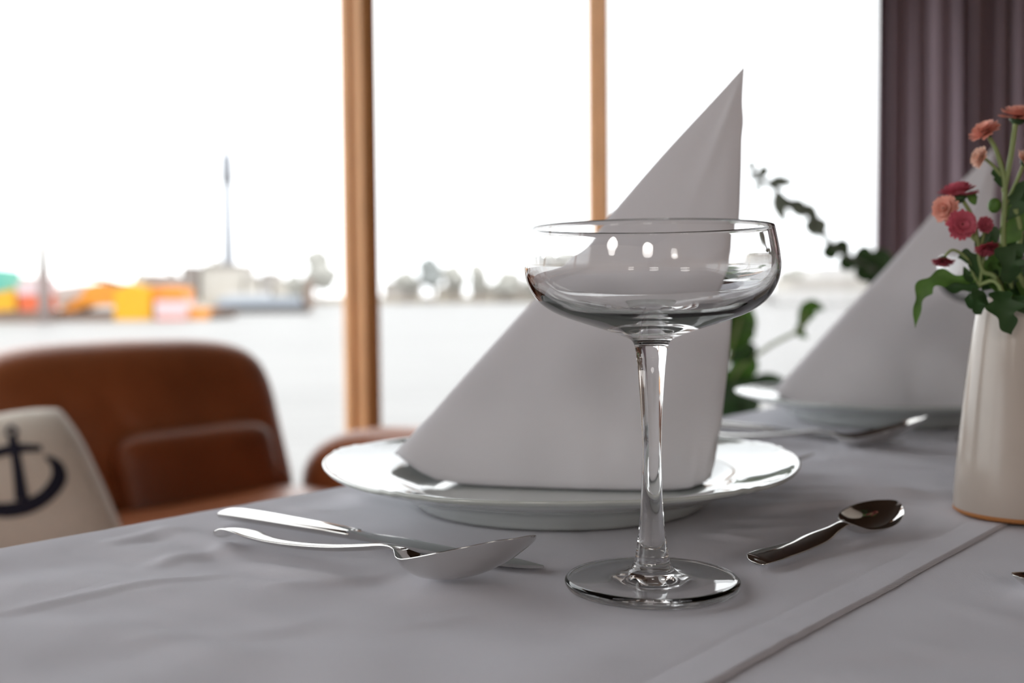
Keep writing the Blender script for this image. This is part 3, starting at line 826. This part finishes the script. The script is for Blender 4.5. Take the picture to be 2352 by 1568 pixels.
def fork(name, label, end, dirv):
    r = root(name, Vector((end.x, end.y, TOP + .0012)), math.atan2(dirv.y, dirv.x)); tag(r, label, 'fork', 'forks')
    hd = [(0, 2.2, 1.9, 0, 1.2, .2), (1.2, 5.2, 2.6, 0, 1.6, .3), (4, 7.8, 4.2, 0, 1.9, .5), (14, 9.4, 6.2, 0, 2.3, .8), (28, 8.8, 5.0, 0, 2.6, .9), (60, 5.8, 4.8, 0, 2.8, .9), (95, 3.6, 9.2, 0, 3.0, .8), (112, 3.4, 11.4, 0, 2.8, .5), (120, 5, 10.8, 0, 2.2, .2)]
    ob('handle', *loft(hd), M_steel, r)
    ob('head', *loft([(120, 5, 10.8, 0, 2.2, .2), (126, 9, 8.6, .4, 1.8, 0), (132, 11.6, 6.4, .8, 1.7, 0), (142, 12.2, 4.2, 1.0, 1.7, 0), (150, 12.2, 3.6, .9, 1.7, 0)]), M_steel, r)
    for k in range(4):
        y = (-9.6 + 6.4 * k) * mm_
        pts = [(.148, y, .0026), (.160, y, .0024), (.175, y * .97, .0046), (.188, y * .94, .0090), (.196, y * .92, .0126)]
        ob('tine', *tube(pts, [.0017, .0016, .0014, .0011, .0005], 8, 4), M_steel, r)
    return r
ft = at(1860, 1043, .715)
fk = fork('table_fork', 'table fork whose tips peek out behind the front plate', Vector((ft.x, ft.y, 0)) - N * .197, N)
# second place setting along the table
off = P2 - P1
kn2 = knife('table_knife', 'table knife lying beside the farther plate', onz(1560, 977, TOP + .002), N)
sp2 = spoon('tablespoon', 'tablespoon with raised bowl lying before the farther plate', onz(1560, 1003, TOP + .002), onz(2040, 1030, TOP) - onz(1560, 1003, TOP + .002), 1.0)
o3 = onz(2334, 1352, TOP + .004)
ts2 = spoon('dessert_spoon', 'dessert spoon whose bowl tip enters at the edge of the picture near the hem', o3 + (T * .95 + N * .3).normalized() * .127, -(T * .95 + N * .3), .655, .52, 'dessert spoons', hw=1.35)
ts2.location.z = TOP - .0030

# ------------------------------------------------------------------ vase with chrysanthemums
VB = Vector((.2715, .583, TOP + .0012))
vs_prof = [(0, 1.2), (24, 1.2), (30, .2), (32.2, .4), (33.4, 2.2), (33.6, 6), (32.6, 22), (30.4, 46), (27.6, 72), (24.6, 96), (22.4, 110), (21.6, 114.5), (21.0, 115.4), (20.2, 114.8), (20.0, 112), (23, 92), (27, 62), (30, 30), (30.6, 8), (0, 5)]
def vase_geo():
    V, Fc = lathe([(a * mm_, b * mm_) for a, b in crom(vs_prof, 3)], 144)
    R = []
    for x, y, z in V:
        r = math.hypot(x, y); a = math.atan2(y, x)
        f = 1 + .0012 * math.cos(a * 20) * (1 if z > .004 else 0) * (1 if z < .108 else .3)
        R.append((x * f, y * f, z))
    return R, Fc
vr = root('flower_vase', VB); tag(vr, 'slim warm-white ceramic vase with softly fluted sides', 'vase')
ob('body', *vase_geo(), M_vase, vr)
ob('foot_ring', *lathe([(.026, 0), (.0322, 0), (.0337, .0012), (.0338, .0026), (.030, .0022)], 96, True), M_clay, vr)

def fwd_axes(d):
    d = Vector(d).normalized(); s = d.cross(Vector((0, .3, 1)));
    if s.length < .1: s = d.cross(Vector((1, 0, 0)))
    s.normalize(); return s, d.cross(s).normalized(), d
def flower(parent, o, pos, d, rad, m, cup=.5):
    """flower head facing d"""
    s, t, d = fwd_axes(d); pos = Vector(pos) - o
    def P(a, r, h): return pos + (s * math.cos(a) + t * math.sin(a)) * r + d * h
    # green cup below, dark eye above
    V, Fc = lathe([(0, -rad * .38), (rad * .20, -rad * .34), (rad * .42, -rad * .12), (rad * .30, 0), (0, .0)], 14)
    h = ob('flower_head', [pos + s * x + t * y + d * z for x, y, z in V], Fc, M_leaf_d, parent)
    V, Fc = lathe([(0, rad * .22), (rad * .16, rad * .20), (rad * .26, rad * .10), (rad * .2, 0), (0, 0)], 14)
    ob('eye', [pos + s * x + t * y + d * z for x, y, z in V], Fc, M_fcen, h)
    V, Fc = [], []
    for ring, (n, r1, tilt, lift) in enumerate([(22, 1.0, .06, 0), (20, .92, .25, .13), (17, .76, .45, .24), (12, .5, .8, .30)]):
        for k in range(n):
            a = 2 * PI * (k + .5 * ring) / n + random.uniform(-.07, .07); L = rad * r1 * random.uniform(.9, 1.05); w_ = rad * .15
            tl = tilt * cup * 2 + random.uniform(-.1, .1)
            b = len(V)
            for q, wq in ((.15, .5), (.5, .95), (.82, 1.0), (1.0, .45)):
                for e in (-1, 0, 1):
                    r = L * q; hgt = rad * lift + L * q * q * math.sin(tl) * .8 - (.04 * rad if e == 0 else 0)
                    V.append(P(a, r * math.cos(tl * q), hgt) + (-s * math.sin(a) + t * math.cos(a)) * (w_ * wq * e))
            for q in range(3):
                for e in range(2):
                    i = b + q * 3 + e; Fc.append((i, i + 1, i + 4, i + 3))
    pt = ob('petals', V, Fc, m, h); pt['kind'] = 'stuff'
    return h
def leaf(parent, o, pts, wd, m, lobes=3, up=(0, 0, 1), depth=.5, name='leaf'):
    """lobed leaf along pts; half width wd"""
    Q = crom(pts, 10); V, Fc = [], []; n = len(Q); side0 = None
    for i, q in enumerate(Q):
        p = Vector(q) - o; a = Vector(Q[max(0, i - 1)]); b = Vector(Q[min(n - 1, i + 1)])
        d = (b - a).normalized(); sd_ = d.cross(Vector(up))
        if sd_.length < .15: sd_ = side0 or d.cross(Vector((.3, 1, .2)))
        sd_.normalize()
        if side0 and sd_.dot(side0) < 0: sd_ = -sd_
        side0 = sd_
        nr = sd_.cross(d).normalized()
        t = i / (n - 1)
        env = math.sin(PI * min(1, t * .94 + .06)) ** .7 * (.55 + .45 * math.sin(PI * t))
        lob = 1 - depth * (.5 + .5 * math.cos(2 * PI * lobes * t)) if lobes else 1
        ww = wd * max(.04, env * lob)
        V += [p + sd_ * ww + nr * ww * .25, p + sd_ * ww * .5 + nr * ww * .05, p, p - sd_ * ww * .5 + nr * ww * .05, p - sd_ * ww + nr * ww * .25]
    for i in range(n - 1):
        for k in range(4): Fc.append((i * 5 + k, i * 5 + k + 1, (i + 1) * 5 + k + 1, (i + 1) * 5 + k))
    l = ob(name, V, Fc, m, parent)
    return l
D0 = .583
def A(px, py, d=0): return at(px, py, D0 + d)
mouth = VB + Vector((0, 0, .116))
def spray(label, paths, heads, leaves, buds=()):
    r = root('chrysanthemum', VB + Vector((0, 0, .02))); o = r.location.copy()
    tag(r, label, 'flower', 'chrysanthemum sprays in the vase')
    for pts, rd in paths: ob('stem', *rel(tube(pts, rd, 8, 6), o), M_stem, r)
    for px, py, dd, dr, rad, mt, cup in heads: flower(r, o, A(px, py, dd), dr, rad, mt, cup)
    for pts, wd, mt, lb in leaves: leaf(r, o, pts, wd, mt, lb, up=(0, -1, .35))
    for px, py, dd, rad in buds:
        p = A(px, py, dd) - o; V, Fc = superq(rad, rad, rad * 1.2, 1, 1, 14, 10)
        ob('bud', [Vector(q) + p for q in V], Fc, M_leaf, r)
    return r
low = VB + Vector((0, 0, .03))
spray('tallest chrysanthemum spray with salmon heads at the top of the bouquet',
      [([low, mouth + Vector((-.006, 0, 0)), A(2304, 560), A(2308, 430), A(2290, 350), A(2272, 316)], [.0016, .0016, .0015, .0014, .0012, .0011]),
       ([A(2306, 440), A(2322, 360), A(2330, 300), A(2334, 278)], [.0014, .0015, .0014, .0013]),
       ([A(2300, 404), A(2280, 380), A(2262, 364)], [.0009, .0009, .0008]),
       ([A(2310, 470), A(2334, 420, .004), A(2350, 378, .004)], [.001, .001, .001])],
      [(2264, 303, 0, (-.55, -.25, .8), .0088, M_salmon, .45), (2338, 270, 0, (.1, -.2, 1), .0105, M_salmon, .55), (2252, 362, 0, (-1, -.15, .25), .0062, M_peach, .7), (2356, 372, .004, (.6, -.5, .4), .0075, M_peach, .5)],
      [([A(2310, 505), A(2330, 470), A(2352, 440), A(2372, 470)], .008, M_leaf_d, 2), ([A(2304, 430), A(2290, 402), A(2276, 398)], .004, M_leaf_d, 0),
       ([A(2306, 560), A(2330, 520), A(2356, 500), A(2386, 520)], .010, M_leaf, 3), ([A(2306, 600), A(2334, 560, .01), A(2362, 545, .01)], .010, M_leaf_d, 3)])
spray('chrysanthemum spray with three crowded crimson and salmon heads on its side',
      [([low, mouth + Vector((-.012, -.003, 0)), A(2256, 620), A(2246, 560), A(2234, 500), A(2206, 452)], [.0014, .0014, .0013, .0012, .0011, .001]),
       ([A(2240, 540), A(2200, 500), A(2182, 484)], [.001, .0009, .0009]), ([A(2244, 556), A(2226, 536), A(2214, 520, -.008)], [.001, .001, .0009]),
       ([A(2248, 580), A(2258, 545), A(2262, 522, -.004)], [.0009, .0009, .0008])],
      [(2200, 450, 0, (-.1, .1, 1), .0108, M_pink, .75), (2172, 480, -.004, (-.75, -.6, .15), .0078, M_salmon, .6), (2208, 516, -.012, (-.05, -1, .05), .0082, M_pink, .5), (2262, 516, -.006, (.1, -1, .1), .0047, M_pink, .6)],
      [([A(2250, 600), A(2262, 560), A(2276, 540), A(2290, 560)], .007, M_leaf_d, 2), ([A(2254, 640), A(2236, 600), A(2220, 590), A(2200, 592)], .006, M_leaf_d, 2), ([A(2270, 650), A(2286, 600), A(2300, 590), A(2318, 620)], .010, M_leaf, 3),
       ([A(2240, 470), A(2232, 452), A(2240, 440)], .003, M_leaf, 0)], [(2284, 472, .004, .0034)])
spray('low chrysanthemum spray with a nodding pink head and drooping leaves over the vase',
      [([low, mouth + Vector((-.014, -.008, 0)), A(2246, 650), A(2222, 596), A(2190, 574), A(2170, 588)], [.0013, .0013, .001, .0009, .0008, .0007]),
       ([A(2250, 660), A(2256, 610), A(2264, 574)], [.001, .0009, .0008])],
      [(2167, 598, 0, (-.1, -.15, -1), .0062, M_pink, .3), (2266, 568, -.006, (.05, -.35, -.8), .0066, M_pink, .5)],
      [([A(2254, 640), A(2208, 642), A(2160, 640), A(2124, 660), A(2108, 700), A(2102, 752)], .0056, M_leaf, 4),
       ([A(2262, 655), A(2222, 655), A(2190, 660), A(2164, 656)], .0052, M_leaf_d, 2),
       ([A(2290, 668, -.022), A(2300, 690, -.026), A(2308, 726, -.028), A(2322, 768, -.026)], .0105, M_leaf_d, 3),
       ([A(2262, 672, -.012), A(2244, 684, -.016), A(2228, 690, -.016), A(2214, 686, -.016)], .007, M_leaf_d, 2),
       ([A(2264, 676, -.014), A(2250, 690, -.018), A(2248, 706, -.018), A(2254, 722, -.016)], .006, M_leaf_d, 2),
       ([A(2250, 650), A(2236, 640), A(2222, 632), A(2214, 612)], .0035, M_leaf_d, 0)])
spray('leafy chrysanthemum stem filling the mouth of the vase with dark leaves',
      [([low, mouth, A(2330, 620), A(2344, 540), A(2332, 480)], [.0018, .0018, .0016, .0015, .0014])],
      [],
      [([A(2300 + 8 * k, 684, .006 * (k % 3) - .012), A(2290 + 11 * k, 655 - 6 * (k % 2), .01 * (k % 2)), A(2284 + 14 * k, 622 + 9 * (k % 3)), A(2276 + 17 * k, 600 + 16 * (k % 4))], .0095, M_leaf_d if k % 3 else M_leaf, 3) for k in range(8)] +
      [([A(2330, 680, -.022), A(2342, 690, -.026), A(2350, 705, -.026), A(2356, 722, -.026)], .006, M_leaf_d, 2), ([A(2310, 640, .012), A(2290, 620, .016), A(2270, 640, .016), A(2256, 668, .014)], .010, M_leaf_d, 3),
       ([A(2320, 650, -.012), A(2318, 610, -.016), A(2330, 580, -.016), A(2350, 590, -.016)], .010, M_leaf_d, 3)])

# ------------------------------------------------------------------ plants before the window
def houseplant():
    D = 1.75
    b = at(1640, 690, D); b.z = .36
    r = root('houseplant', b); tag(r, 'leafy green potted plant standing before the window right of the napkin', 'plant')
    o = b
    ob('pot', *lathe([(0, 0), (.085, 0), (.115, .19), (.122, .19), (.122, .215), (.11, .215), (.105, .17), (0, .17)], 40), M_pot, r)
    ob('plant_stand', *lathe([(0, -.36), (.13, -.36), (.13, -.34), (.03, -.32), (.03, -.03), (.13, -.012), (.13, 0), (0, 0)], 32), M_dwood, r)
    q = lambda x, y, d=0: at(x, y, D + d)
    mth = b + Vector((0, 0, .2))
    stems = [[mth, q(1650, 900), q(1680, 800), q(1700, 730)], [mth, q(1670, 920), q(1740, 895), q(1805, 880)], [mth, q(1680, 880), q(1760, 800), q(1838, 756), q(1850, 715)], [mth, q(1640, 850), q(1640, 740), q(1660, 640)]]
    for st in stems: ob('stem', *rel(tube(st, .003, 8, 6), o), M_stem, r)
    LV = [([q(1690, 800), q(1700, 760), q(1712, 725), q(1722, 700)], .022, M_leaf_h), ([q(1660, 800), q(1690, 770), q(1700, 745), q(1690, 715)], .026, M_leaf_h), ([q(1670, 830), q(1700, 812), q(1725, 805), q(1738, 808)], .016, M_leaf_d),
          ([q(1670, 870), q(1700, 850), q(1715, 830), q(1712, 800)], .022, M_leaf_h), ([q(1690, 900), q(1740, 880), q(1780, 876), q(1814, 884)], .014, M_leaf_d), ([q(1660, 900), q(1700, 890), q(1725, 900), q(1735, 925)], .024, M_leaf_d),
          ([q(1650, 930, -.03), q(1690, 915, -.03), q(1715, 930, -.03), q(1722, 958, -.03)], .03, M_leaf_d), ([q(1640, 960, -.02), q(1670, 930, -.02), q(1690, 940, -.02), q(1700, 975, -.02)], .03, M_leaf_d),
          ([q(1650, 860, .03), q(1680, 880, .03), q(1700, 910, .03), q(1706, 950, .03)], .03, M_leaf_d), ([q(1838, 756), q(1850, 722), q(1868, 704), q(1894, 712)], .014, M_leaf_h), ([q(1842, 740), q(1836, 755), q(1842, 768), q(1856, 776)], .008, M_leaf_h),
          ([q(1640, 760), q(1620, 720), q(1600, 700), q(1580, 710)], .022, M_leaf_h), ([q(1645, 700), q(1650, 660), q(1664, 640), q(1680, 650)], .02, M_leaf_d), ([q(1640, 820), q(1600, 800), q(1570, 810), q(1550, 840)], .025, M_leaf_h),
          ([q(1650, 690), q(1672, 672), q(1694, 670), q(1706, 684)], .018, M_leaf_d), ([q(1690, 740), q(1668, 720), q(1655, 700), q(1650, 672)], .02, M_leaf_h)]
    for pts, wd, mt in LV: leaf(r, o, pts, wd, mt, 0, up=(0, -1, .3))
houseplant()
def vine():
    D = 1.95
    b = at(2130, 690, D); b.z = .36
    r = root('trailing_plant', b); tag(r, 'arching grey-green twig plant before the window beside the curtain', 'plant')
    o = b; q = lambda x, y, d=0: at(x, y, D + d)
    ob('pot', *lathe([(0, 0), (.075, 0), (.10, .17), (.107, .17), (.107, .19), (.095, .19), (.09, .15), (0, .15)], 40), M_pot, r)
    ob('plant_stand', *lathe([(0, -.36), (.12, -.36), (.12, -.34), (.03, -.32), (.03, -.03), (.12, -.012), (.12, 0), (0, 0)], 32), M_dwood, r)
    P_ = [(2130, 840), (2080, 720), (2020, 632), (1950, 590), (1905, 555), (1868, 500), (1812, 462), (1780, 434), (1745, 410), (1724, 392)]
    ob('stem', *rel(tube([q(*p) for p in P_], [.007, .007, .0065, .006, .005, .005, .0045, .0042, .004, .003], 8, 5), o), M_branch, r)
    LV = [((1724, 394), (1728, 378), (1736, 372), .006), ((1744, 408), (1754, 394), (1768, 384), .008), ((1762, 424), (1790, 418), (1825, 420), .009), ((1782, 440), (1788, 474), (1804, 514), .009), ((1800, 455), (1812, 470), (1822, 480), .008),
          ((1812, 462), (1832, 478), (1846, 500), .012), ((1836, 478), (1858, 486), (1880, 506), .010), ((1868, 500), (1878, 520), (1886, 545), .013), ((1870, 500), (1862, 520), (1872, 545), .009), ((1905, 555), (1908, 580), (1914, 598), .013),
          ((1915, 560), (1935, 566), (1952, 580), .010), ((1940, 584), (1944, 604), (1968, 610), .012), ((1960, 592), (1985, 592), (2010, 600), .016), ((1975, 600), (1988, 622), (2006, 646), .018), ((2000, 610), (2020, 606), (2034, 625), .02), ((2010, 630), (2020, 655), (2026, 690), .018),
          ((1745, 412), (1730, 405), (1722, 398), .006), ((1756, 420), (1740, 430), (1735, 444), .005)]
    for a, b_, c, wd in LV: leaf(r, o, [q(*a), q(*b_), q(*c)], wd * 1.35, M_leaf_d if a[0] > 1880 else M_branch, 0, up=(0, -1, .3))
vine()
